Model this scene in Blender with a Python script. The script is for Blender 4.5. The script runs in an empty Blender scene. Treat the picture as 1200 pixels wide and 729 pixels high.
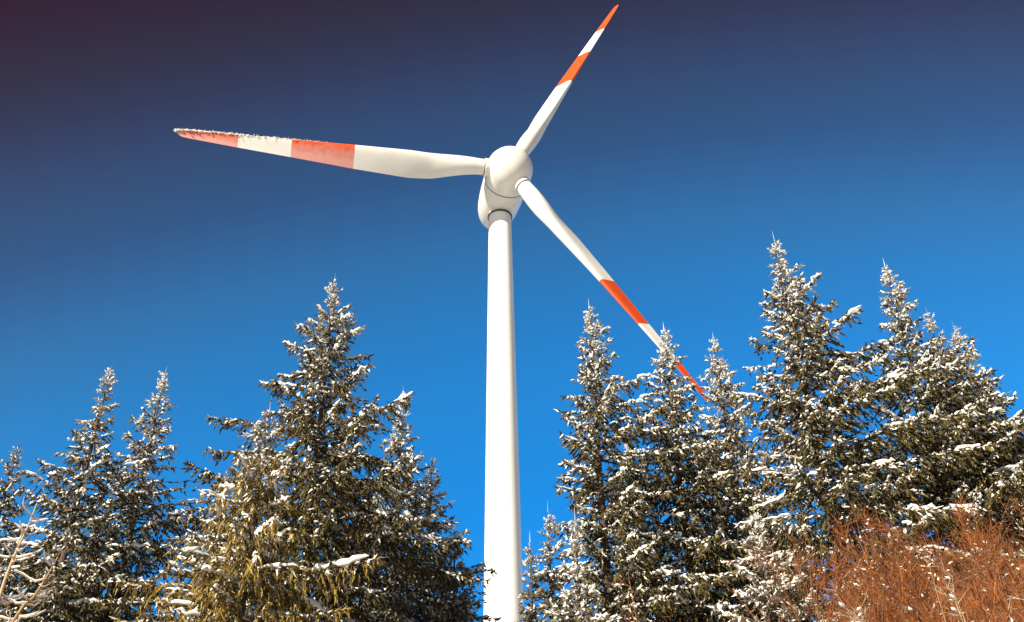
import bpy, math
import numpy as np
from mathutils import Vector, Matrix

# ------------------------------------------------------------------ camera
PITCH = math.radians(33.627)
ROLL = math.radians(-0.94)
FPX = 1200.0                       # focal length in pixels of the 1200 px wide photograph
EYE = np.array([0.0, 0.0, 1.6])
sc = bpy.context.scene
COL = sc.collection
cam_data = bpy.data.cameras.new('camera')
cam_data.sensor_width = 36.0
cam_data.lens = 36.0
cam_data.clip_start = 0.05
cam_data.clip_end = 6000.0
cam = bpy.data.objects.new('camera', cam_data)
COL.objects.link(cam)
cam.location = EYE.tolist()
cam.rotation_euler = (Matrix.Rotation(math.radians(90) + PITCH, 3, 'X') @ Matrix.Rotation(ROLL, 3, 'Z')).to_euler()
sc.camera = cam

# ------------------------------------------------------------------ light
SUN_EL, SUN_AZ = math.radians(26), math.radians(39)     # azimuth: to the left of straight behind the camera
sun_dir = np.array([-math.sin(SUN_AZ) * math.cos(SUN_EL), -math.cos(SUN_AZ) * math.cos(SUN_EL), math.sin(SUN_EL)])
world = bpy.data.worlds.new('World')
sc.world = world
world.use_nodes = True
wn, wl = world.node_tree.nodes, world.node_tree.links
bg = wn['Background']
sky = wn.new('ShaderNodeTexSky')
sky.sky_type = 'NISHITA'
sky.sun_disc = False
sky.sun_elevation = SUN_EL
# a Nishita sky puts the sun at +Y for rotation 0 and turns clockwise seen from above
sky.sun_rotation = math.atan2(sun_dir[0], sun_dir[1]) % (2 * math.pi)
sky.altitude = 900
sky.air_density = 1.0
sky.dust_density = 0.4
sky.ozone_density = 2.0
# a polarised winter sky: deep in the band at right angles to the sun, clear blue away from it
geo = wn.new('ShaderNodeTexCoord')
POL = np.array([-0.1205, -0.8576, 0.5])
POL /= np.linalg.norm(POL)
dot = wn.new('ShaderNodeVectorMath'); dot.operation = 'DOT_PRODUCT'
dot.inputs[1].default_value = POL.tolist()
wl.new(geo.outputs['Generated'], dot.inputs[0])
off = wn.new('ShaderNodeMath'); off.operation = 'MULTIPLY_ADD'; off.inputs[1].default_value = -0.5; off.inputs[2].default_value = 0.5
wl.new(dot.outputs['Value'], off.inputs[0])
ramp = wn.new('ShaderNodeValToRGB')
SKY_RAMP = [            # (how far from the sun's side, 0 to 1; tint)
    (0.0000, (0.5, 0.47, 0.44)),
    (0.2500, (0.5, 0.42, 0.4)),
    (0.4400, (0.46, 0.2, 0.21)),
    (0.5150, (0.45, 0.12, 0.12)),
    (0.5450, (0.436, 0.124, 0.134)),
    (0.5775, (0.426, 0.23, 0.244)),
    (0.5950, (0.429, 0.302, 0.352)),
    (0.6250, (0.418, 0.484, 0.61)),
    (0.6500, (0.364, 0.586, 0.773)),
    (0.6850, (0.325, 0.877, 1.161)),
    (0.7100, (0.234, 0.982, 1.373)),
    (0.7500, (0.152, 1.03, 1.55)),
    (0.8000, (0.082, 0.906, 1.498)),
    (1.0000, (0.106, 0.669, 1.245)),
]
cr = ramp.color_ramp
cr.interpolation = 'LINEAR'
while len(cr.elements) < len(SKY_RAMP):
    cr.elements.new(0.5)
for e, (p, c) in zip(cr.elements, SKY_RAMP):
    e.position = p
    e.color = (*c, 1)
wl.new(off.outputs[0], ramp.inputs[0])
mul = wn.new('ShaderNodeMix'); mul.data_type = 'RGBA'; mul.blend_type = 'MULTIPLY'
mul.inputs[0].default_value = 1.0
wl.new(sky.outputs[0], mul.inputs[6])
wl.new(ramp.outputs[0], mul.inputs[7])
wl.new(mul.outputs[2], bg.inputs['Color'])
bg.inputs['Strength'].default_value = 0.078

sun_data = bpy.data.lights.new('sun', 'SUN')
sun_data.energy = 5.0
sun_data.angle = math.radians(0.53)
sun_data.color = (1.0, 0.91, 0.75)
sun = bpy.data.objects.new('sun', sun_data)
COL.objects.link(sun)
sun.rotation_euler = Vector((-sun_dir).tolist()).to_track_quat('-Z', 'Y').to_euler()
sun.location = (-20, -40, 60)

sc.view_settings.view_transform = 'Standard'
sc.view_settings.look = 'None'
sc.view_settings.exposure = 0.85
sc.view_settings.gamma = 1.0
sc.render.film_transparent = False

# ------------------------------------------------------------------ helpers
def at(px, py, depth):
    """pixel of the photograph and a distance ahead (metres along +Y) to a point"""
    qx, qy = px - 600.0, py - 364.5
    cr_, sr_ = math.cos(ROLL), math.sin(ROLL)
    x, u = (cr_ * qx + sr_ * qy) / FPX, -(-sr_ * qx + cr_ * qy) / FPX
    c, s = math.cos(PITCH), math.sin(PITCH)
    d = np.array([x, c - u * s, s + u * c])
    return EYE + d * (depth / d[1])

def smooth(a, b, x):
    t = np.clip((x - a) / (b - a), 0, 1)
    return t * t * (3 - 2 * t)

def ground(x, y):
    x, y = np.asarray(x, float), np.asarray(y, float)
    z = np.where(y > 0, 14 * (1 - np.exp(-np.maximum(y, 0) / 150)), 0.03 * y)
    z = z - 12 * smooth(140, 600, np.hypot(x, y - 60)) - 25 * smooth(600, 2500, np.hypot(x, y))
    bank = smooth(1.6, 5.5, x) * smooth(3.0, 8.5, y) * (1 - smooth(14, 24, y)) * (1 - smooth(16, 40, x))
    z = z + 2.3 * bank
    z = z + 0.12 * np.sin(x * 0.7 + 1.3) * np.cos(y * 0.55) * smooth(2, 8, np.hypot(x, y))
    return z

def tag(o, label=None, cat=None, group=None, kind=None):
    if label: o['label'] = label
    if cat: o['category'] = cat
    if group: o['group'] = group
    if kind: o['kind'] = kind
    return o

def empty(name, loc):
    o = bpy.data.objects.new(name, None)
    COL.objects.link(o)
    o.location = [float(v) for v in loc]
    o.empty_display_size = 0.5
    return o

def mesh(name, verts, faces, material, parent=None, colors=None, smooth_shade=False, uvs=None):
    """verts Nx3, faces list of index arrays that all have one size, or a list of mixed polygons"""
    me = bpy.data.meshes.new(name)
    verts = np.asarray(verts, np.float32)
    if isinstance(faces, np.ndarray):
        n, k = faces.shape
        me.vertices.add(len(verts)); me.vertices.foreach_set('co', verts.ravel())
        me.loops.add(n * k); me.loops.foreach_set('vertex_index', faces.astype(np.int32).ravel())
        me.polygons.add(n)
        me.polygons.foreach_set('loop_start', np.arange(0, n * k, k, dtype=np.int32))
        me.update(calc_edges=True)
    else:
        me.from_pydata(verts.tolist(), [], faces)
        me.update()
    me.polygons.foreach_set('use_smooth', np.full(len(me.polygons), smooth_shade))
    if colors is not None:
        at_ = me.color_attributes.new('tone', 'FLOAT_COLOR', 'POINT')
        at_.data.foreach_set('color', np.asarray(colors, np.float32).ravel())
    if uvs is not None:
        uvl = me.uv_layers.new(name='UVMap')
        li = np.empty(len(me.loops), np.int32); me.loops.foreach_get('vertex_index', li)
        uvl.data.foreach_set('uv', np.asarray(uvs, np.float32)[li].ravel())
    me.materials.append(material)
    o = bpy.data.objects.new(name, me)
    COL.objects.link(o)
    if parent: o.parent = parent
    return o

class Bag:
    """collects pieces with triangles, then becomes one mesh"""
    def __init__(self): self.v, self.f, self.c, self.n = [], [], [], 0
    def add(self, v, f, c=None):
        v = np.asarray(v, float).reshape(-1, 3)
        self.v.append(v); self.f.append(np.asarray(f) + self.n); self.n += len(v)
        self.c.append(np.zeros((len(v), 4)) + 1 if c is None else c)
    def build(self, name, material, parent=None, smooth_shade=False):
        return mesh(name, np.concatenate(self.v), np.concatenate(self.f), material, parent, np.concatenate(self.c), smooth_shade)

def unit(v):
    return v / np.maximum(np.linalg.norm(v, axis=-1, keepdims=True), 1e-9)

def frame(d):
    """two unit vectors across each direction; the second is the most upward one"""
    ref = np.zeros_like(d); ref[:, 2] = 1
    vert = np.abs(d[:, 2]) > 0.97
    ref[vert] = (1, 0, 0)
    a = unit(np.cross(d, ref))
    return a, np.cross(a, d)

def tube(pts, rad, k=5):
    """tapered tube along a polyline, triangles"""
    pts = np.asarray(pts, float); rad = np.asarray(rad, float)
    d = unit(np.gradient(pts, axis=0))
    a, b = frame(d)
    th = np.arange(k) * 2 * math.pi / k
    ring = pts[:, None] + rad[:, None, None] * (np.cos(th)[None, :, None] * a[:, None] + np.sin(th)[None, :, None] * b[:, None])
    n = len(pts)
    i = np.arange(n - 1)[:, None] * k; j = np.arange(k)[None]; j2 = (j + 1) % k
    q0, q1, q2, q3 = i + j, i + j2, i + k + j2, i + k + j
    f = np.concatenate([np.stack([q0, q1, q2], -1).reshape(-1, 3), np.stack([q0, q2, q3], -1).reshape(-1, 3)])
    return ring.reshape(-1, 3), f

def cones(p, d, length, rad, rng, k=3):
    """one slim cone of k sides for each point: a needle-clad shoot or a bare twig"""
    n = len(p)
    a, b = frame(d)
    ph = rng.uniform(0, 2 * math.pi, n)
    v = np.empty((n, k + 1, 3))
    for j in range(k):
        t = ph + j * 2 * math.pi / k
        v[:, j] = p + rad[:, None] * (np.cos(t)[:, None] * a + np.sin(t)[:, None] * b)
    v[:, k] = p + d * length[:, None]
    i = np.arange(n)[:, None] * (k + 1)
    f = np.concatenate([np.concatenate([i + j, i + (j + 1) % k, i + k], 1) for j in range(k)])
    return v.reshape(-1, 3), f

def lumps(p, d, length, w, h, rng):
    """one long low lump of snow for each point, lying along d (6 triangles)"""
    n = len(p)
    a, b = frame(d)
    m = p + d * (length * rng.uniform(.35, .6, n))[:, None]
    v = np.empty((n, 5, 3))
    v[:, 0] = p + b * (h * .25)[:, None]
    v[:, 1] = p + d * length[:, None] + b * (h * .2)[:, None]
    jit = lambda s: rng.normal(0, 1, (n, 3)) * (s * w)[:, None]
    v[:, 2] = m + a * w[:, None] - b * (h * .15)[:, None] + jit(.18)
    v[:, 3] = m - a * w[:, None] - b * (h * .15)[:, None] + jit(.18)
    v[:, 4] = m + b * h[:, None] + jit(.15)
    i = np.arange(n)[:, None] * 5
    tri = [(0, 2, 4), (0, 4, 3), (0, 3, 2), (1, 4, 2), (1, 3, 4), (1, 2, 3)]
    f = np.concatenate([np.concatenate([i + t[0], i + t[1], i + t[2]], 1) for t in tri])
    return v.reshape(-1, 3), f

def lathe(profile, origin, axis, k=64):
    """profile (along axis, radius) turned round the axis; quads, smooth"""
    axis = unit(np.asarray(axis, float)); a, b = frame(axis[None]); a, b = a[0], b[0]
    th = np.arange(k) * 2 * math.pi / k
    v = []
    for s, r in profile:
        v.append(np.asarray(origin) + axis * s + r * (np.cos(th)[:, None] * a + np.sin(th)[:, None] * b))
    n = len(profile)
    f = [(i * k + j, i * k + (j + 1) % k, (i + 1) * k + (j + 1) % k, (i + 1) * k + j) for i in range(n - 1) for j in range(k)]
    return np.concatenate(v), np.array(f)

# ------------------------------------------------------------------ materials
def mat(name):
    m = bpy.data.materials.new(name); m.use_nodes = True
    nt = m.node_tree
    return m, nt.nodes, nt.links, nt.nodes['Principled BSDF']

def noise(n, l, scale, detail=4, vec=None):
    t = n.new('ShaderNodeTexNoise'); t.inputs['Scale'].default_value = scale; t.inputs['Detail'].default_value = detail
    if vec: l.new(vec, t.inputs['Vector'])
    return t.outputs['Fac']

def mapr(n, l, val, a, b, c, d):
    t = n.new('ShaderNodeMapRange')
    for i, x in zip((1, 2, 3, 4), (a, b, c, d)): t.inputs[i].default_value = x
    l.new(val, t.inputs[0])
    return t.outputs[0]

def mixc(n, l, fac, a, b):
    t = n.new('ShaderNodeMix'); t.data_type = 'RGBA'
    for s, x in ((0, fac), (6, a), (7, b)):
        if isinstance(x, (int, float)): t.inputs[s].default_value = x
        elif isinstance(x, tuple): t.inputs[s].default_value = (*x, 1)
        else: l.new(x, t.inputs[s])
    return t.outputs[2]

def math_(n, l, op, a, b=0.0):
    t = n.new('ShaderNodeMath'); t.operation = op
    for s, x in ((0, a), (1, b)):
        if isinstance(x, (int, float)): t.inputs[s].default_value = x
        else: l.new(x, t.inputs[s])
    return t.outputs[0]

def toned(name, a, b, frost=(0.84, 0.80, 0.72), rough=0.7, grain=0):
    """colour between a and b by the piece's own tone (red), with hoar frost on it (green)"""
    m, n, l, p = mat(name)
    at_ = n.new('ShaderNodeAttribute'); at_.attribute_name = 'tone'
    sp = n.new('ShaderNodeSeparateColor'); l.new(at_.outputs['Color'], sp.inputs[0])
    c = mixc(n, l, sp.outputs[0], a, b)
    if grain:
        tc = n.new('ShaderNodeTexCoord')
        g_ = mapr(n, l, noise(n, l, grain, 2, tc.outputs['Object']), .36, .64, .25, 1.5)
        vm = n.new('ShaderNodeVectorMath'); vm.operation = 'SCALE'
        l.new(c, vm.inputs[0]); l.new(g_, vm.inputs['Scale'])
        c = vm.outputs[0]
    c = mixc(n, l, sp.outputs[1], c, frost)
    l.new(c, p.inputs['Base Color'])
    p.inputs['Roughness'].default_value = rough
    p.inputs['Specular IOR Level'].default_value = 0.25
    return m

M_needle = toned('spruce_needles', (0.010, 0.011, 0.004), (0.170, 0.118, 0.019), grain=38)
M_golden = toned('golden_spruce_needles', (0.020, 0.015, 0.003), (0.380, 0.245, 0.034), grain=42)
M_redtwig = toned('russet_twigs', (0.040, 0.011, 0.003), (0.37, 0.112, 0.018))
M_tan = toned('tan_twigs', (0.32, 0.18, 0.08), (0.48, 0.31, 0.16))
M_pale = toned('pale_grey_twigs', (0.22, 0.12, 0.06), (0.46, 0.31, 0.19))

def bark(name, a, b):
    m, n, l, p = mat(name)
    tc = n.new('ShaderNodeTexCoord')
    f = noise(n, l, 14, 5, tc.outputs['Object'])
    l.new(mixc(n, l, f, a, b), p.inputs['Base Color'])
    bp = n.new('ShaderNodeBump'); bp.inputs['Strength'].default_value = .6; bp.inputs['Distance'].default_value = .02
    l.new(f, bp.inputs['Height']); l.new(bp.outputs[0], p.inputs['Normal'])
    p.inputs['Roughness'].default_value = .9
    return m
M_bark = bark('spruce_bark', (0.035, 0.024, 0.017), (0.12, 0.085, 0.06))

def snow_mat(name, lo, hi, scale):
    m, n, l, p = mat(name)
    tc = n.new('ShaderNodeTexCoord')
    f = noise(n, l, scale, 3, tc.outputs['Object'])
    l.new(mixc(n, l, f, lo, hi), p.inputs['Base Color'])
    bp = n.new('ShaderNodeBump'); bp.inputs['Strength'].default_value = .3; bp.inputs['Distance'].default_value = .02
    l.new(f, bp.inputs['Height']); l.new(bp.outputs[0], p.inputs['Normal'])
    p.inputs['Roughness'].default_value = .8
    p.inputs['Specular IOR Level'].default_value = .3
    return m
M_snow = snow_mat('branch_snow', (0.74, 0.71, 0.65), (0.90, 0.88, 0.83), 9)
M_ground = snow_mat('patchy_snow_and_heath', (0.07, 0.05, 0.03), (0.80, 0.80, 0.82), 0.35)

def coat(name, base, dirt, rough=.38):
    m, n, l, p = mat(name)
    tc = n.new('ShaderNodeTexCoord')
    mp = n.new('ShaderNodeMapping'); mp.inputs['Scale'].default_value = (1.2, 1.2, .12)
    l.new(tc.outputs['Object'], mp.inputs[0])
    f = noise(n, l, .9, 6, mp.outputs[0])
    f = mapr(n, l, f, .42, .72, 0, .55)
    l.new(mixc(n, l, f, base, dirt), p.inputs['Base Color'])
    p.inputs['Roughness'].default_value = rough
    return m
M_tower = coat('tower_paint', (0.87, 0.855, 0.81), (0.79, 0.765, 0.70))
M_nacelle = coat('nacelle_paint', (0.79, 0.765, 0.70), (0.68, 0.635, 0.56), .3)
m, n_, l_, p_ = mat('dark_seal'); p_.inputs['Base Color'].default_value = (.02, .019, .018, 1); p_.inputs['Roughness'].default_value = .6
M_dark = m

def blade_mat(name, frosted, inner=(.485, .672), tip=.826):
    m, n, l, p = mat(name)
    uv = n.new('ShaderNodeUVMap'); uv.uv_map = 'UVMap'
    sp = n.new('ShaderNodeSeparateXYZ'); l.new(uv.outputs[0], sp.inputs[0])
    u, v = sp.outputs[0], sp.outputs[1]
    def band(a, b): return math_(n, l, 'MULTIPLY', math_(n, l, 'GREATER_THAN', u, a), math_(n, l, 'LESS_THAN', u, b))
    red = math_(n, l, 'MAXIMUM', band(tip, 2.0), band(*inner))
    tc = n.new('ShaderNodeTexCoord')
    f = mapr(n, l, noise(n, l, .5, 5, tc.outputs['Object']), .4, .7, 0, .5)
    white = mixc(n, l, f, (.79, .77, .71), (.68, .65, .58))
    redc = mixc(n, l, f, (.70, .085, .014), (.60, .07, .014))
    c = mixc(n, l, red, white, redc)
    if frosted:
        # rime over the belly of the blade: thin and ragged near the nose, thicker towards the trailing edge
        nz = noise(n, l, 1.6, 8, tc.outputs['Object'])
        edge = math_(n, l, 'ADD', v, math_(n, l, 'MULTIPLY', math_(n, l, 'SUBTRACT', nz, .5), .22))
        belly = mapr(n, l, edge, .60, .82, 0, .36)
        out = mapr(n, l, u, .30, .45, 0, 1)
        c = mixc(n, l, math_(n, l, 'MULTIPLY', belly, out), c, (.80, .79, .77))
        bp = n.new('ShaderNodeBump'); bp.inputs['Strength'].default_value = .22; bp.inputs['Distance'].default_value = .03
        l.new(noise(n, l, 5, 6, tc.outputs['Object']), bp.inputs['Height']); l.new(bp.outputs[0], p.inputs['Normal'])
    l.new(c, p.inputs['Base Color'])
    p.inputs['Roughness'].default_value = .55 if frosted else .35
    return m
M_blade = blade_mat('blade_paint', False)
M_blade_low = blade_mat('low_blade_paint', False, (.518, .70), .85)
M_blade_frost = blade_mat('frosted_blade_paint', True)

# ------------------------------------------------------------------ ground
g = np.concatenate([np.linspace(-3000, -100, 24), np.linspace(-80, 80, 81)[0:81], np.linspace(100, 3000, 24)])
gx, gy = np.meshgrid(g, g + 30, indexing='ij')
gv = np.stack([gx, gy, ground(gx, gy)], -1).reshape(-1, 3)
n = len(g)
ii, jj = np.meshgrid(np.arange(n - 1), np.arange(n - 1), indexing='ij')
q = (ii * n + jj).ravel()
gf = np.stack([q, q + n, q + n + 1, q + 1], 1)
tag(mesh('ground', gv, gf, M_ground, smooth_shade=True), kind='structure')

# ------------------------------------------------------------------ wind turbine
HUB = np.array([-0.02, 99.764, 88.157]) + EYE
YAW, TILT, PHI = math.radians(13.99), math.radians(5.0), math.radians(182.5)
OVERHANG = 5.6
n_flat = np.array([math.sin(YAW), -math.cos(YAW), 0])
AX = np.array([math.sin(YAW) * math.cos(TILT), -math.cos(YAW) * math.cos(TILT), math.sin(TILT)])
U = np.array([math.cos(YAW), math.sin(YAW), 0])
V = np.cross(AX, U)
V = V if V[2] > 0 else -V
foot = HUB - n_flat * OVERHANG
base_z = float(ground(foot[0], foot[1])) - .3
turbine = empty('wind_turbine', (foot[0], foot[1], base_z))
O = np.array([foot[0], foot[1], base_z])
tag(turbine, 'tall white wind turbine with red-banded blades rising behind the snowy spruces', 'wind turbine')
Ht = HUB[2] - O[2]
top_h = Ht - 3.45
prof = [(0, 2.6), (2, 2.5), (8, 2.38)]
for h in np.linspace(12, top_h - .5, 30):
    prof.append((h, 1.475 + (top_h - h) * .0113))
prof += [(top_h - .1, 1.475), (top_h + 1.6, 1.475)]
v, f = lathe(prof, (0, 0, 0), (0, 0, 1), 96)
mesh('tower', v, f, M_tower, turbine, smooth_shade=True)
for h in (22.0, 47.0, 68.0):
    rj = 1.475 + (top_h - h) * .0113
    v, f = lathe([(-.05, rj - .02), (-.04, rj + .012), (.04, rj + .012), (.05, rj - .02)], (0, 0, h), (0, 0, 1), 96)
    mesh('section_joint', v, f, M_tower, turbine)
v, f = lathe([(0, 1.49), (0, 1.62), (.16, 1.62), (.16, 1.49)], (0, 0, top_h - .02), (0, 0, 1), 96)
mesh('yaw_ring', v, f, M_dark, turbine)
hub_l = HUB - O
# rounded hub cover, a dark gap, then the egg-shaped nacelle behind it
prof = [(3.15 * math.cos(t), 3.0 * math.sin(t)) for t in np.linspace(0.001, math.pi / 2, 24)] + [(-.6, 2.995), (-1.3, 2.96), (-2.0, 2.9), (-2.06, 2.86), (-2.06, 2.3)]
v, f = lathe(prof, hub_l, AX, 96)
mesh('hub_cover', v, f, M_nacelle, turbine, smooth_shade=True)
v, f = lathe([(-1.95, 2.3), (-1.95, 2.82), (-2.3, 2.82), (-2.3, 2.3)], hub_l, AX, 96)
mesh('gap_seal', v, f, M_dark, turbine)
prof = [(-2.22, 2.3), (-2.22, 2.84), (-2.28, 2.88), (-3.0, 2.9), (-4.2, 2.88), (-5.5, 2.82), (-7.0, 2.68), (-8.0, 2.48), (-8.9, 2.18), (-9.6, 1.8), (-10.1, 1.35), (-10.45, .85), (-10.65, .35), (-10.7, .001)]
v, f = lathe(prof, hub_l, AX, 96)
mesh('nacelle', v, f, M_nacelle, turbine, smooth_shade=True)

RB = 41.0
def blade(k, cone, dphi, pitch, twist, material, frosted, label):
    t = PHI - k * 2 * math.pi / 3 + math.radians(dphi)
    cone = math.radians(cone)
    es = math.cos(cone) * (math.cos(t) * U + math.sin(t) * V) + math.sin(cone) * AX
    et = math.sin(t) * U - math.cos(t) * V                       # the way the rotor turns
    en = np.cross(es, et); en = en if en @ AX > 0 else -en
    rs = np.concatenate([[2.5, 3.2, 3.8], np.linspace(4.6, 14, 14), np.linspace(15.5, 39.5, 22), [40.2, 40.6, 40.85, 41.0]])
    NP = 40
    verts, uvs = [], []
    for r in rs:
        # chord and thickness along the span
        cl = np.interp(r, [2.5, 4.2, 7, 10, 13, 20, 27, 34, 40, 40.6, 40.85, 41], [2.0, 2.06, 2.6, 3.2, 3.5, 3.0, 2.3, 1.62, .95, .72, .45, .12])
        rt = np.interp(r, [2.5, 4.2, 7, 10, 13, 20, 30, 41], [1, 1, .84, .62, .48, .32, .22, .16])
        w = float(smooth(4.0, 11.0, r))                          # 0 = round root, 1 = airfoil
        beta = math.radians(pitch + twist * (1 - r / RB) ** 1.6)
        c = math.cos(beta) * et + math.sin(beta) * en            # towards the leading edge
        pn = math.cos(beta) * en - math.sin(beta) * et           # out of the pressure side
        ax = hub_l + es * r
        for j in range(NP):
            a = 2 * math.pi * j / NP                             # 0 trailing edge, pi leading edge
            circ = np.array([-.5 * math.cos(a), -.5 * math.sin(a)]) * 1.0
            x = .5 * (1 + math.cos(a))                           # 1 at the trailing edge, 0 at the nose
            yt = 5 * (.2969 * math.sqrt(max(x, 0)) - .126 * x - .3516 * x * x + .2843 * x ** 3 - .1036 * x ** 4)
            side = -1 if a < math.pi else 1                      # first half: suction side
            camber = .04 * (1 - (2 * x - 1) ** 2)
            fx, fy = (.30 - x), (side * yt * rt * (.55 if side > 0 else .95) - camber * .8) 
            cx, cy = circ[0], circ[1] * rt if False else circ[1]
            X = (1 - w) * cx + w * fx
            Y = (1 - w) * cy + w * fy
            verts.append(ax + c * X * cl + pn * Y * cl)
            uvs.append((r / RB, j / NP))
    n = len(rs)
    faces = [(i * NP + j, i * NP + (j + 1) % NP, (i + 1) * NP + (j + 1) % NP, (i + 1) * NP + j) for i in range(n - 1) for j in range(NP)]
    faces.append(tuple(range((n - 1) * NP, n * NP)))
    o = mesh('blade', verts, faces, material, turbine, smooth_shade=True, uvs=uvs)
    o['label'] = label
    v, f = lathe([(2.55, 1.0), (2.55, 1.13), (2.6, 1.16), (3.3, 1.16), (3.36, 1.13), (3.36, 1.0)], hub_l, es, 48)
    mesh('root_collar', v, f, M_nacelle, o, smooth_shade=False)
    v, f = lathe([(3.42, .99), (3.42, 1.03), (3.5, 1.03), (3.5, .99)], hub_l, es, 48)
    mesh('root_seal', v, f, M_dark, o)
    if frosted:
        rng = np.random.default_rng(5)
        N = 750
        r = 41 - 18 * rng.random(N) ** 1.4
        cl = np.interp(r, [20, 27, 34, 40, 41], [3.05, 2.35, 1.62, .95, .3])
        beta = np.radians(pitch + twist * (1 - r / RB) ** 1.6)
        c = np.cos(beta)[:, None] * et + np.sin(beta)[:, None] * en
        pn = np.cos(beta)[:, None] * en - np.sin(beta)[:, None] * et
        amt = np.clip((r - 22) / 14, .15, 1)
        p = hub_l + es * r[:, None] + c * (cl * .285)[:, None] + pn * (rng.normal(.02, .07, N))[:, None]
        d = unit(es * rng.choice([-1., 1.], N)[:, None] + .35 * rng.normal(0, 1, (N, 3)))
        b = Bag()
        b.add(*lumps(p, d, rng.uniform(.15, .5, N), rng.uniform(.03, .06, N) * amt, rng.uniform(.03, .12, N) * amt, rng))
        b.build('rime_ice', M_snow, o)
    return o
blade(0, .45, .66, 27, 26, M_blade_frost, True, 'blade crusted with rime along its upper edge')
blade(1, 4.04, 2.06, 49, 6, M_blade, False, 'blade pointing up and away')
blade(2, 4.78, -2.73, 24, 6, M_blade_low, False, 'blade pointing down behind the tree tops')

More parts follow.
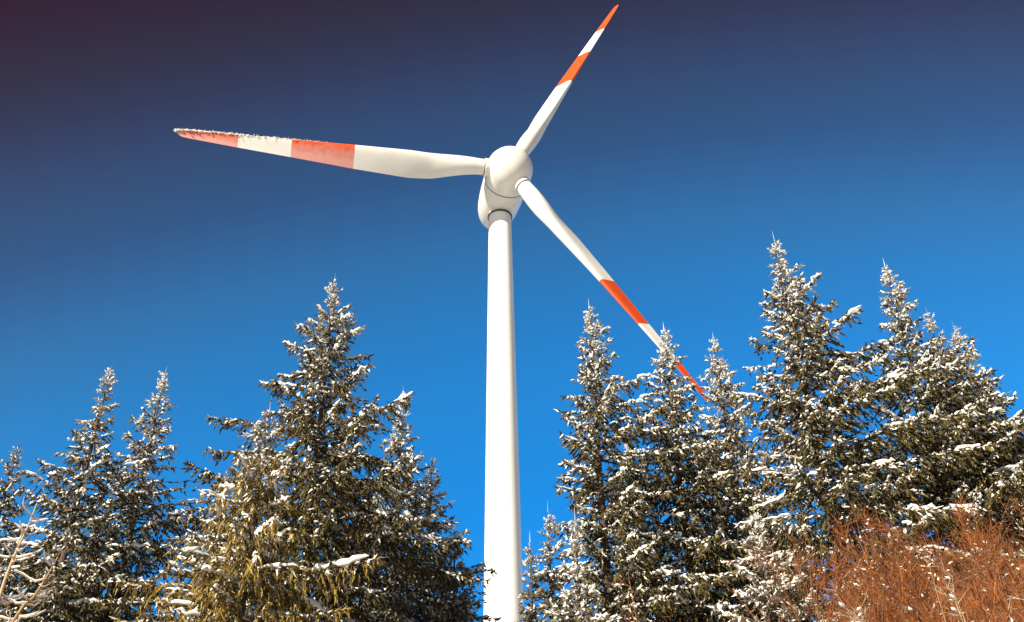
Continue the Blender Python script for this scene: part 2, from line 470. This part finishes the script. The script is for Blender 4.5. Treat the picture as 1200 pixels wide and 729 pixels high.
# ------------------------------------------------------------------ trees
def spruce(name, label, px, py, depth, slope=.4, rmax=2.6, asym=0.0, hang=0.42, dens=1.0, snowy=.36, frost=.01,
           whorl=.45, wild=.25, lean=0.0, seed=0, golden=False, slab=.5, rise=1.0, slab_size=1.0, top_frost=.75, white=.37, group='snowy spruces before the turbine'):
    rng = np.random.default_rng(seed)
    apex = at(px, py, depth)
    zb = float(ground(apex[0], apex[1])) - .15
    H = apex[2] - zb
    root = empty(name, (apex[0] - lean * H, apex[1], zb))
    tag(root, label, 'tree', group)
    top = np.array([lean * H, 0, H])
    # trunk
    s = np.linspace(0, 1, 14)
    wob = np.cumsum(rng.normal(0, .012, (14, 2)), 0) * (1 - s)[:, None]
    pts = np.stack([top[0] * s ** 1.3 + wob[:, 0], wob[:, 1], H * s], 1)
    v, f = tube(pts, .006 + .0125 * H * (1 - s) ** .9, 8)
    mesh('trunk', v, f, M_bark, root, smooth_shade=True)
    def trunk_at(z):
        return np.array([np.interp(z, pts[:, 2], pts[:, i]) for i in range(3)])
    fs = min(1.7, .35 + .65 * depth / 22)                       # near trees: finer, more shoots
    thin = 1 - .22 * smooth(.5, 1.0, hang)
    vis = 7.0 - 0.0                                             # foliage thins out below the picture's lower edge
    wood, leaf, snow = Bag(), Bag(), Bag()
    # list of branches: distance below the tip, azimuth, length
    br = []
    sd, az0 = .52, rng.uniform(0, 6.28)
    for s0, k in ((.22, 3), (.38, 4)):
        for j in range(k):
            br.append((s0 + rng.normal(0, .02), rng.uniform(0, 6.28), rng.uniform(.09, .17)))
    while sd < H - 1.0:
        k = int(rng.integers(5, 8)) if sd > .5 else 4
        L0 = min(rmax, slope * (sd - .2) * (.55 + .49 * min(1, sd / 4.5)) + .12)
        L0 = L0 * (1 - .35 * smooth(H * .8, H, sd))
        burst = rng.uniform(1 - wild, 1 + wild * .8)
        az0 += rng.uniform(.3, .9)
        for j in range(k):
            az = az0 + j * 2 * math.pi / k + rng.normal(0, .22)
            L = L0 * burst * rng.uniform(1 - wild, 1 + wild)
            L = min(L, L0 * 1.28) * (1 + asym * math.cos(az))
            br.append((sd + rng.normal(0, .05), az, max(.08, L)))
        for j in range(int(rng.integers(2, 5)) if sd > .9 else 1):          # weaker branches between the whorls
            az = rng.uniform(0, 6.28)
            L = L0 * rng.uniform(.3, .7) * (1 + asym * math.cos(az))
            br.append((sd + rng.uniform(.1, whorl), az, max(.07, L)))
        sd += whorl * rng.uniform(.8, 1.2) * (.62 + .38 * min(1, sd / 2.5))
    P, D, LN, RD, FR, SN = [], [], [], [], [], []
    for sdist, az, L in br:
        sdist = max(.05, sdist)
        p0 = trunk_at(H - sdist)
        z_abs = zb + p0[2]
        below = z_abs < vis - 1.5                               # out of the picture: keep it sparse
        dn = dens / fs ** 1.6 * (.2 if below else 1.0) * (.45 if math.sin(az) > .35 else 1.0)     # far side: thinner
        e0 = math.radians(np.interp(sdist, [0, .5, 1.5, 3.5, 7], [62, 46, 32, 18, 6]) * rise + rng.normal(0, 7))
        e1 = math.radians(np.interp(sdist, [0, 1.0, 3, 6, 9], [52, 28, 10, -2, -14]) - 16 * hang + rng.normal(0, 6))
        N = 9
        t = np.linspace(0, 1, N)
        e = e0 + (e1 - e0) * np.minimum(1, t * 1.5) + math.radians(22) * t ** 3
        a = az + np.cumsum(rng.normal(0, .05, N))
        step = L / (N - 1)
        d = np.stack([np.cos(a) * np.cos(e), np.sin(a) * np.cos(e), np.sin(e)], 1)
        bp = p0 + np.concatenate([[[0, 0, 0]], np.cumsum(d[:-1] * step, 0)])
        rr = (.005 + .011 * L) * (1 - .85 * t)
        wood.add(*tube(bp[::2], rr[::2], 3))
        # side twigs
        nt = max(3, int(L / .072 * dn))
        tj = rng.uniform(.03 if L < 1 else .06, 1, nt) ** .85
        sgn = np.where(np.arange(nt) % 2 == 0, 1.0, -1.0)
        pj = np.stack([np.interp(tj, t, bp[:, i]) for i in range(3)], 1)
        dj = unit(np.stack([np.interp(tj, t, d[:, i]) for i in range(3)], 1))
        hx, up = frame(dj)
        tl = np.clip(.36 * (1 - tj) * L + .08, .07, .62) * rng.uniform(.55, 1.25, nt)
        hg = hang * smooth(.4, 2.0, sdist) * rng.uniform(.4, 1.4, nt)
        td = unit(dj * .75 + hx * (sgn * rng.uniform(.5, 1.0, nt))[:, None] + up * rng.normal(-.05, .40, nt)[:, None] - np.array([0, 0, 1.0]) * (hg * 1.5)[:, None])
        # shoots on the twigs
        ns = np.maximum(2, (tl / .060 * dn ** .3).astype(int))
        idx = np.repeat(np.arange(nt), ns)
        first = np.concatenate([[0], np.cumsum(ns)[:-1]])
        u = (np.arange(len(idx)) - first[idx] + rng.random(len(idx))) / ns[idx]
        sp = pj[idx] + td[idx] * (tl[idx] * u)[:, None]
        sp[:, 2] -= (.30 + .5 * hang) * tl[idx] * u ** 2 * .6
        tx, tu = frame(td[idx])
        s2 = rng.choice([-1.0, 1.0], len(idx))
        sdir = td[idx] * rng.uniform(.5, 1.1, len(idx))[:, None] + tx * (s2 * rng.uniform(.2, .9, len(idx)))[:, None] + tu * rng.normal(.02, .3, len(idx))[:, None]
        sdir[:, 2] -= hg[idx] * 1.3
        sdir = unit(sdir)
        ln = fs / thin * rng.uniform(.10, .19, len(idx)) * (1.15 - .35 * u) * (1.15 if below else 1)
        # the needles along the branch itself
        nb = max(4, int(L / .04 * dn))
        tb = rng.uniform(.05, 1.0, nb)
        pb = np.stack([np.interp(tb, t, bp[:, i]) for i in range(3)], 1)
        db = unit(np.stack([np.interp(tb, t, d[:, i]) for i in range(3)], 1))
        bx, bu = frame(db)
        an = rng.uniform(0, 6.28, nb)
        ddb = unit(db * .9 + bx * (np.cos(an) * .6)[:, None] + bu * (np.sin(an) * .6)[:, None])
        lb = rng.uniform(.09, .17, nb)
        # the branch tip
        pe, de = bp[-2:].mean(0)[None], d[-1:]
        fine = .5 + .5 * min(1, sdist / 1.6)
        ln, lb = ln * fine, lb * fine
        p_all = np.concatenate([sp, pb, pe]); d_all = np.concatenate([sdir, ddb, de]); l_all = np.concatenate([ln, lb, [min(.22, .06 + L * .2)]])
        P.append(p_all); D.append(d_all); LN.append(l_all)
        FR.append(np.full(len(p_all), sdist))
        tpar = np.concatenate([tj[idx], tb, [1.0]])
        over = p_all[:, 2] - np.interp(tpar, t, bp[:, 2])
        SN.append((.15 if below else 1.0) * smooth(-.09, .03, over))
        # snow caps on the twigs
        if not below:
            w_ = np.where(rng.random(nt) < snowy * 1.5 * smooth(-.85, -.1, td[:, 2]))[0]
            if len(w_):
                k_ = len(w_); sz = rng.lognormal(0, .35, k_) * (.4 + .6 * min(1, sdist / 1.6))
                ds = unit(td[w_] - np.array([0, 0, .25]))
                v, f = lumps(pj[w_] + ds * (tl[w_] * rng.uniform(.0, .45, k_))[:, None] + np.array([0, 0, .03]), ds, np.clip(tl[w_] * rng.uniform(.4, .9, k_), .10, .34), .028 * fs * sz, .031 * fs * sz, rng)
                snow.add(v, f)
        # snow lying along the branch
        if not below and L > .35 and rng.random() < slab + .25:
            for _ in range(int(rng.integers(1, 4))):
                q0 = rng.uniform(.05, .8); q1 = min(1, q0 + rng.uniform(.25, .7) / max(L, .6))
                nq = 7
                tq = np.linspace(q0, q1, nq)
                pq = np.stack([np.interp(tq, t, bp[:, i]) for i in range(3)], 1)
                pq[:, 2] += (.015 + .012 * L) * slab_size ** .5 + .02
                pq += rng.normal(0, .02, pq.shape)
                rq = slab_size * (.014 + .016 * min(L, 2)) * np.sin(np.linspace(.08, math.pi - .08, nq)) ** .7 * rng.uniform(.5, 1.35, nq)
                snow.add(*tube(pq, rq, 5))
    # the leader with its crown of small upright shoots
    nl = 18
    zl = rng.uniform(0, .6, nl)
    pl = np.stack([trunk_at(H - z) for z in zl]); al = rng.uniform(0, 6.28, nl); el = np.radians(rng.uniform(35, 75, nl))
    dl = np.stack([np.cos(al) * np.cos(el), np.sin(al) * np.cos(el), np.sin(el)], 1)
    P.append(pl); D.append(dl); LN.append(rng.uniform(.04, .11, nl)); FR.append(zl); SN.append(np.ones(nl))
    P.append(top[None] - [[0, 0, .15]]); D.append(np.array([[lean, 0.03, 1.0]])); LN.append(np.array([.42])); FR.append(np.zeros(1)); SN.append(np.zeros(1))
    P, D, LN, FR, SN = np.concatenate(P), np.concatenate(D), np.concatenate(LN), np.concatenate(FR), np.concatenate(SN)
    n = len(P)
    clad = rng.random(n) < white * SN                          # shoots wrapped in snow
    LN = np.where(clad, LN * .8, LN)
    v, f = cones(P, D, LN, np.where(clad, 1.12, 1.0) * fs * thin * rng.uniform(.019, .034, n) * (.45 + .55 * np.minimum(1, FR / 1.6)), rng)
    c = np.zeros((n, 4, 4)); c[:, :, 3] = 1
    c[:, :, 0] = (rng.random(n) ** (1.0 if golden else 1.55))[:, None]
    fr = np.clip(frost * rng.uniform(0, 2.2, n) + top_frost * np.exp(-FR / .8) * rng.uniform(.3, 1.2, n) + (rng.random(n) < frost) * .4, 0, 1)
    fr = np.where(clad, rng.uniform(.75, 1, n), fr)
    c[:, :, 1] = fr[:, None]
    c[:, 3, 1] = np.clip(fr * 1.4, 0, 1)
    leaf.add(v, f, c.reshape(-1, 4))
    # snow on the shoots that can carry it
    flat = np.abs(D[:, 2])
    carry = rng.random(n) < snowy * .22 * SN * np.clip(1.25 - flat * .9, .15, 1)
    q = np.where(carry)[0]
    m = len(q)
    sz = rng.lognormal(0, .4, m) * (.4 + .6 * np.minimum(1, FR[q] / 1.6))
    DS = unit(D[q] * np.array([1, 1, .6]))
    v, f = lumps(P[q] + np.array([0, 0, .024]), DS, LN[q] * rng.uniform(.7, 1.25, m), .030 * fs * sz, .032 * fs * sz, rng)
    snow.add(v, f)
    wood.build('branchwork', M_bark, root)['kind'] = 'stuff'
    leaf.build('crown', M_golden if golden else M_needle, root)['kind'] = 'stuff'
    snow.build('snow_cover', M_snow, root, smooth_shade=True)['kind'] = 'stuff'
    return root, n

TREES = [
    # label, apex pixel, depth, options
    ('dark bushy spruce at the far left edge behind the bare tan sapling', 22, 522, 24, dict(slope=.42, rmax=2.6, lean=.0, wild=.3, snowy=.2, top_frost=.3, white=.22)),
    ('left of the twin slim spruces with forked shoulder and frosty leader', 131, 430, 22, dict(slope=.40, lean=.012, wild=.35, snowy=.34)),
    ('right of the twin slim spruces left of the golden spruce', 194, 436, 24, dict(slope=.34, lean=.012, wild=.3, frost=.05)),
    ('golden olive spruce with hanging twigs before the tallest left spruce', 316, 478, 16.5, dict(slope=.56, rmax=2.4, hang=1.0, golden=True, wild=.35, slab=.5, dens=1.1, snowy=.20, slab_size=1.2, top_frost=.25, white=.28)),
    ('low golden spruce with drooping snowy boughs beside the golden olive spruce', 266, 552, 17.5, dict(slope=.46, rmax=2.2, hang=.9, golden=True, slab=.6, snowy=.22, slab_size=1.3, top_frost=.3, white=.3)),
    ('tallest spruce left of the tower with wide layered boughs', 392, 328, 21, dict(slope=.43, rmax=3.0, wild=.42, hang=.5, slab=.6, dens=1.25, asym=.05, slab_size=1.35)),
    ('slim grey-green spruce close behind the right side of the tallest left spruce', 472, 460, 25, dict(slope=.36, frost=.06)),
    ('narrow frosty spruce tip between the slim grey-green spruce and the tower', 506, 536, 26, dict(slope=.38, frost=.06)),
    ('smallest frosty spruce tip just left of the tower foot', 533, 618, 25, dict(slope=.42, asym=-.35, frost=.06)),
    ('small pale spruce top touching the right edge of the tower', 621, 636, 19, dict(slope=.30, asym=.3, top_frost=.5, white=.15)),
    ('short frosty spruce at the left skirt of the spruce nearest the tower', 642, 600, 19.5, dict(slope=.32, asym=.3, top_frost=.5, white=.15)),
    ('tall slender spruce next to the tower on its right', 690, 358, 22, dict(slope=.36, wild=.28, snowy=.5, rmax=1.9, asym=.3, white=.46, dens=1.2)),
    ('spruce crossed by the lowest blade tip', 778, 386, 24, dict(slope=.37, wild=.36, snowy=.5, rmax=2.6, white=.46, dens=1.2)),
    ('thin frosty spruce right of the lowest blade tip', 836, 397, 27, dict(slope=.33, frost=.08, snowy=.5, white=.46, dens=1.2)),
    ('tallest spruce of all with long boughs reaching right', 907, 280, 20, dict(slope=.40, rmax=2.4, wild=.40, asym=.25, snowy=.52, white=.46, slab=.7, dens=1.3, lean=-.004)),
    ('spruce with frosty spire second tallest on the right', 1037, 311, 22, dict(slope=.38, rmax=2.5, asym=.15, wild=.36, snowy=.5, white=.46, dens=1.2)),
    ('spruce whose spire stands on the right shoulder of the second tallest', 1087, 368, 23, dict(slope=.29, snowy=.54)),
    ('rightmost whole spruce with broad snowy layered boughs', 1118, 385, 22.5, dict(slope=.54, rmax=3.6, wild=.25, hang=.5, snowy=.56, slab=.8, asym=.15, slab_size=1.2, dens=1.25)),
    ('spruce mostly outside the right edge of the picture', 1262, 400, 24, dict(slope=.40, snowy=.4, dens=.6)),
    ('dim background spruce seen between the far left spruce and the twin spruces', 88, 590, 34, dict(slope=.34, rmax=3.4, snowy=.3, dens=1.25, white=.25)),
    ('dim background spruce behind the low golden spruce', 244, 650, 34, dict(slope=.34, rmax=3.4, snowy=.3, dens=1.25, white=.25)),
    ('dim background spruce behind the wide boughs of the tallest left spruce', 436, 560, 34, dict(slope=.30, rmax=3.2, snowy=.3, dens=1.25, white=.25)),
    ('dim background spruce seen between the slender spruce and the one crossed by the blade', 736, 520, 34, dict(slope=.26, rmax=3.2, snowy=.35, dens=1.25, white=.25)),
    ('dim background spruce left of the tallest spruce of all', 868, 530, 34, dict(slope=.28, rmax=3.2, snowy=.35, dens=1.25, white=.25)),
    ('dim background spruce seen between the tallest spruce and the second tallest', 985, 592, 34, dict(slope=.30, rmax=3.2, snowy=.35, dens=1.25, white=.25)),
    ('young spruce with dense snowy boughs left of the russet thicket', 884, 600, 16, dict(slope=.52, snowy=.45, rmax=2.0, white=.36)),
    ('young snow-laden spruce in front of the slender spruce by the tower', 674, 610, 15, dict(slope=.36, snowy=.4, rmax=1.6, top_frost=.5)),
]
tot = 0
for i, (label, px, py, dep, opt) in enumerate(TREES):
    _, k = spruce('spruce_tree', label, px, py, dep, seed=100 + i, **opt)
    tot += k
print('shoots', tot)

# ------------------------------------------------------------------ bare shrubs and sapling
def shrub(name, label, x, y, height, spread, material, stems=25, seed=0, branches=14, twigs=9, ends=5, snow_n=420, thick=.013, group=None, up=(52, 84), frost=.02, cat='shrub'):
    rng = np.random.default_rng(seed)
    zb = float(ground(x, y)) - .08
    root = empty(name, (x, y, zb))
    tag(root, label, cat, group)
    wood, fine, snow = Bag(), Bag(), Bag()
    SP, SDr = [], []
    def tone(n, k, fr=frost):
        c = np.zeros((n, k, 4)); c[..., 3] = 1; c[..., 0] = rng.random(n)[:, None]; c[..., 1] = (np.clip(rng.exponential(fr, n), 0, .8))[:, None]
        return c.reshape(-1, 4)
    for s in range(stems):
        az = rng.uniform(0, 6.28); el = math.radians(rng.uniform(*up))
        L = height * rng.uniform(.65, 1.05)
        N = 10; t = np.linspace(0, 1, N)
        e = el + math.radians(rng.uniform(-12, 8)) * t; a = az + np.cumsum(rng.normal(0, .10, N))
        d = np.stack([np.cos(a) * np.cos(e) * spread, np.sin(a) * np.cos(e) * spread, np.sin(e)], 1); d = unit(d)
        base = np.array([rng.normal(0, .16), rng.normal(0, .16), 0])
        bp = base + np.concatenate([[[0, 0, 0]], np.cumsum(d[:-1] * L / (N - 1), 0)])
        r = thick * (1.15 - t) * rng.uniform(.7, 1.2)
        v, f = tube(bp, r, 4); wood.add(v, f, tone(1, len(v)))
        for b in range(branches):
            tb = rng.uniform(.18, .97)
            p0 = np.array([np.interp(tb, t, bp[:, i]) for i in range(3)]); d0 = np.array([np.interp(tb, t, d[:, i]) for i in range(3)])
            dd = unit(d0 + rng.normal(0, .55, 3) + np.array([0, 0, .25]))
            Lb = L * (1.05 - tb) * rng.uniform(.25, .6) + .12
            n2 = 5; t2 = np.linspace(0, 1, n2)
            cur = rng.normal(0, .18, 3)
            b2 = p0 + dd * (Lb * t2)[:, None] + cur * (Lb * t2 ** 2)[:, None]
            v, f = tube(b2, thick * .5 * (1.1 - t2) * (1.1 - tb * .5), 3); wood.add(v, f, tone(1, len(v)))
            # twigs with their own side twigs
            tt = rng.uniform(.1, 1, twigs)
            p3 = np.stack([np.interp(tt, t2, b2[:, i]) for i in range(3)], 1)
            d3 = unit(dd + rng.normal(0, .6, (twigs, 3)) + np.array([0, 0, .2]))
            l3 = Lb * rng.uniform(.2, .55, twigs) + .06
            v, f = cones(p3, d3, l3, np.full(twigs, thick * .26), rng); fine.add(v, f, tone(twigs, 4))
            SP.append(p3); SDr.append(d3)
            p4 = np.repeat(p3, ends, 0); d4 = np.repeat(d3, ends, 0); l4 = np.repeat(l3, ends)
            p4 = p4 + d4 * (l4 * rng.uniform(.2, .95, len(l4)))[:, None]
            d4 = unit(d4 + rng.normal(0, .55, d4.shape))
            v, f = cones(p4, d4, rng.uniform(.05, .2, len(l4)), np.full(len(l4), thick * .2), rng); fine.add(v, f, tone(len(l4), 4))
    SP, SDr = np.concatenate(SP), np.concatenate(SDr)
    wood.build('stem', material, root)
    fine.build('twig', material, root)['kind'] = 'stuff'
    if snow_n:
        q = rng.integers(0, len(SP), snow_n)
        dd = SDr[q] * np.array([1, 1, .35]); dd = unit(dd)
        sz = rng.lognormal(0, .4, snow_n)
        snow.add(*lumps(SP[q], dd, .045 * sz, .010 * sz, .011 * sz, rng))
        snow.build('snow_cover', M_snow, root, smooth_shade=True)['kind'] = 'stuff'
    return root

def shrub_at(name, label, px, py, depth, **kw):
    """px,py: the shrub's top in the photograph"""
    p = at(px, py, depth)
    h = (p[2] - float(ground(p[0], p[1]))) * kw.pop('scale', 1.0)
    return shrub(name, label, p[0], p[1], h, material=kw.pop('material', M_redtwig), **kw)
GR = 'russet shrubs on the bank'
shrub_at('russet_shrub', 'russet shrub highest on the bank below the rightmost whole spruce', 1120, 582, 12.5, spread=1.3, seed=1, group=GR)
shrub_at('russet_shrub', 'russet shrub against the right edge of the picture', 1190, 572, 12.0, spread=1.3, seed=2, group=GR)
shrub_at('russet_shrub', 'orange-brown shrub in the middle of the bank thicket', 1050, 610, 11.5, spread=1.4, seed=3, group=GR)
shrub_at('russet_shrub', 'orange-brown shrub at the left end of the bank thicket', 1000, 650, 11.0, spread=1.3, seed=4, group=GR)
shrub_at('russet_shrub', 'lowest russet shrub in front of the bank thicket', 1040, 672, 8.5, spread=1.3, seed=5, group=GR)
shrub_at('russet_shrub', 'russet shrub in the lower right corner', 1165, 630, 9.0, spread=1.4, seed=6, group=GR)
shrub_at('russet_shrub', 'thin red-stemmed shrub below the spruce crossed by the blade', 770, 650, 13, spread=.7, seed=7, up=(66, 86), branches=6, twigs=5, ends=4, stems=13, group=GR)
shrub_at('russet_shrub', 'thin red-stemmed shrub beside the young snow-laden spruce', 722, 665, 12.5, spread=.7, seed=8, up=(66, 86), branches=6, twigs=5, ends=4, stems=12, group=GR)
shrub_at('bare_bush', 'pale bare bush with whitish branches before the russet thicket', 1125, 640, 7.5, spread=.5, seed=9, material=M_pale, stems=9, branches=7, twigs=5, ends=3, thick=.011, snow_n=200, up=(58, 84), frost=.1, scale=1.0)

# the leafless sapling at the left edge, stubby side twigs under snow
def sapling():
    rng = np.random.default_rng(77)
    top = at(46, 592, 8.0)
    x, y = top[0] - .12, top[1]
    zb = float(ground(x, y)) - .05
    H = top[2] - zb
    root = empty('sapling', (x, y, zb))
    tag(root, 'leafless tan sapling with stubby snow-covered twigs at the lower left corner', 'sapling')
    wood, tw, snow = Bag(), Bag(), Bag()
    def tone(n, fr=.1):
        c = np.zeros((n, 4)); c[:, 3] = 1; c[:, 0] = rng.random(); c[:, 1] = rng.uniform(0, fr); return c
    def limb(p0, p1, r0, r1, bend):
        t = np.linspace(0, 1, 8)
        p = np.asarray(p0) + (np.asarray(p1) - p0) * t[:, None] + np.sin(t * math.pi)[:, None] * np.asarray(bend) + rng.normal(0, .012, (8, 3))
        v, f = tube(p, r0 + (r1 - r0) * t, 6); wood.add(v, f, tone(len(v)))
        return p
    fork = np.array([.0, 0, H * .74])
    limbs = [limb((-.05, 0, 0), fork, .030, .020, (-.03, 0, 0)),
             limb(fork, (.12, 0, H), .018, .005, (-.05, 0, 0)),
             limb(fork, (.36, .05, H * .90), .015, .005, (.04, 0, -.05)),
             limb((-.02, 0, H * .66), (-.42, .1, H * .84), .014, .006, (-.05, 0, -.06))]
    for a, l, h, up in ((0.2, .85, .50, .5), (0.1, .95, .44, .55), (.35, .7, .58, .4), (3.0, .7, .5, .5), (3.3, .8, .42, .45), (2.7, .6, .62, .3), (4.4, .7, .55, .4), (5.2, .8, .48, .5), (1.4, .7, .52, .4)):
        p0 = np.array([-.03, 0, H * h])
        limbs.append(limb(p0, p0 + np.array([math.cos(a) * l, math.sin(a) * l, up * l]), .012, .005, (0, 0, -.05)))
    for p in limbs:
        for k in range(22):
            i = rng.uniform(.15, 1); q = np.array([np.interp(i, np.linspace(0, 1, 8), p[:, j]) for j in range(3)])
            a = rng.uniform(0, 6.28); l = rng.uniform(.08, .24)
            t = np.linspace(0, 1, 5)
            pts = q + np.stack([math.cos(a) * l * t, math.sin(a) * l * t, l * (-.15 * t + .45 * t ** 2)], 1) + rng.normal(0, .006, (5, 3))
            v, f = tube(pts, .0048 * (1.1 - .7 * t), 4); tw.add(v, f, tone(len(v), .3))
            if rng.random() < .85:
                ps = pts + np.array([0, 0, .012]); v, f = tube(ps, .0052 * np.array([.5, 1, 1.2, 1, .4]) * rng.uniform(.7, 1.3, 5), 5); snow.add(v, f)
    wood.build('trunk', M_tan, root, True); tw.build('twig', M_tan, root)['kind'] = 'stuff'; snow.build('snow_cover', M_snow, root, True)['kind'] = 'stuff'
sapling()
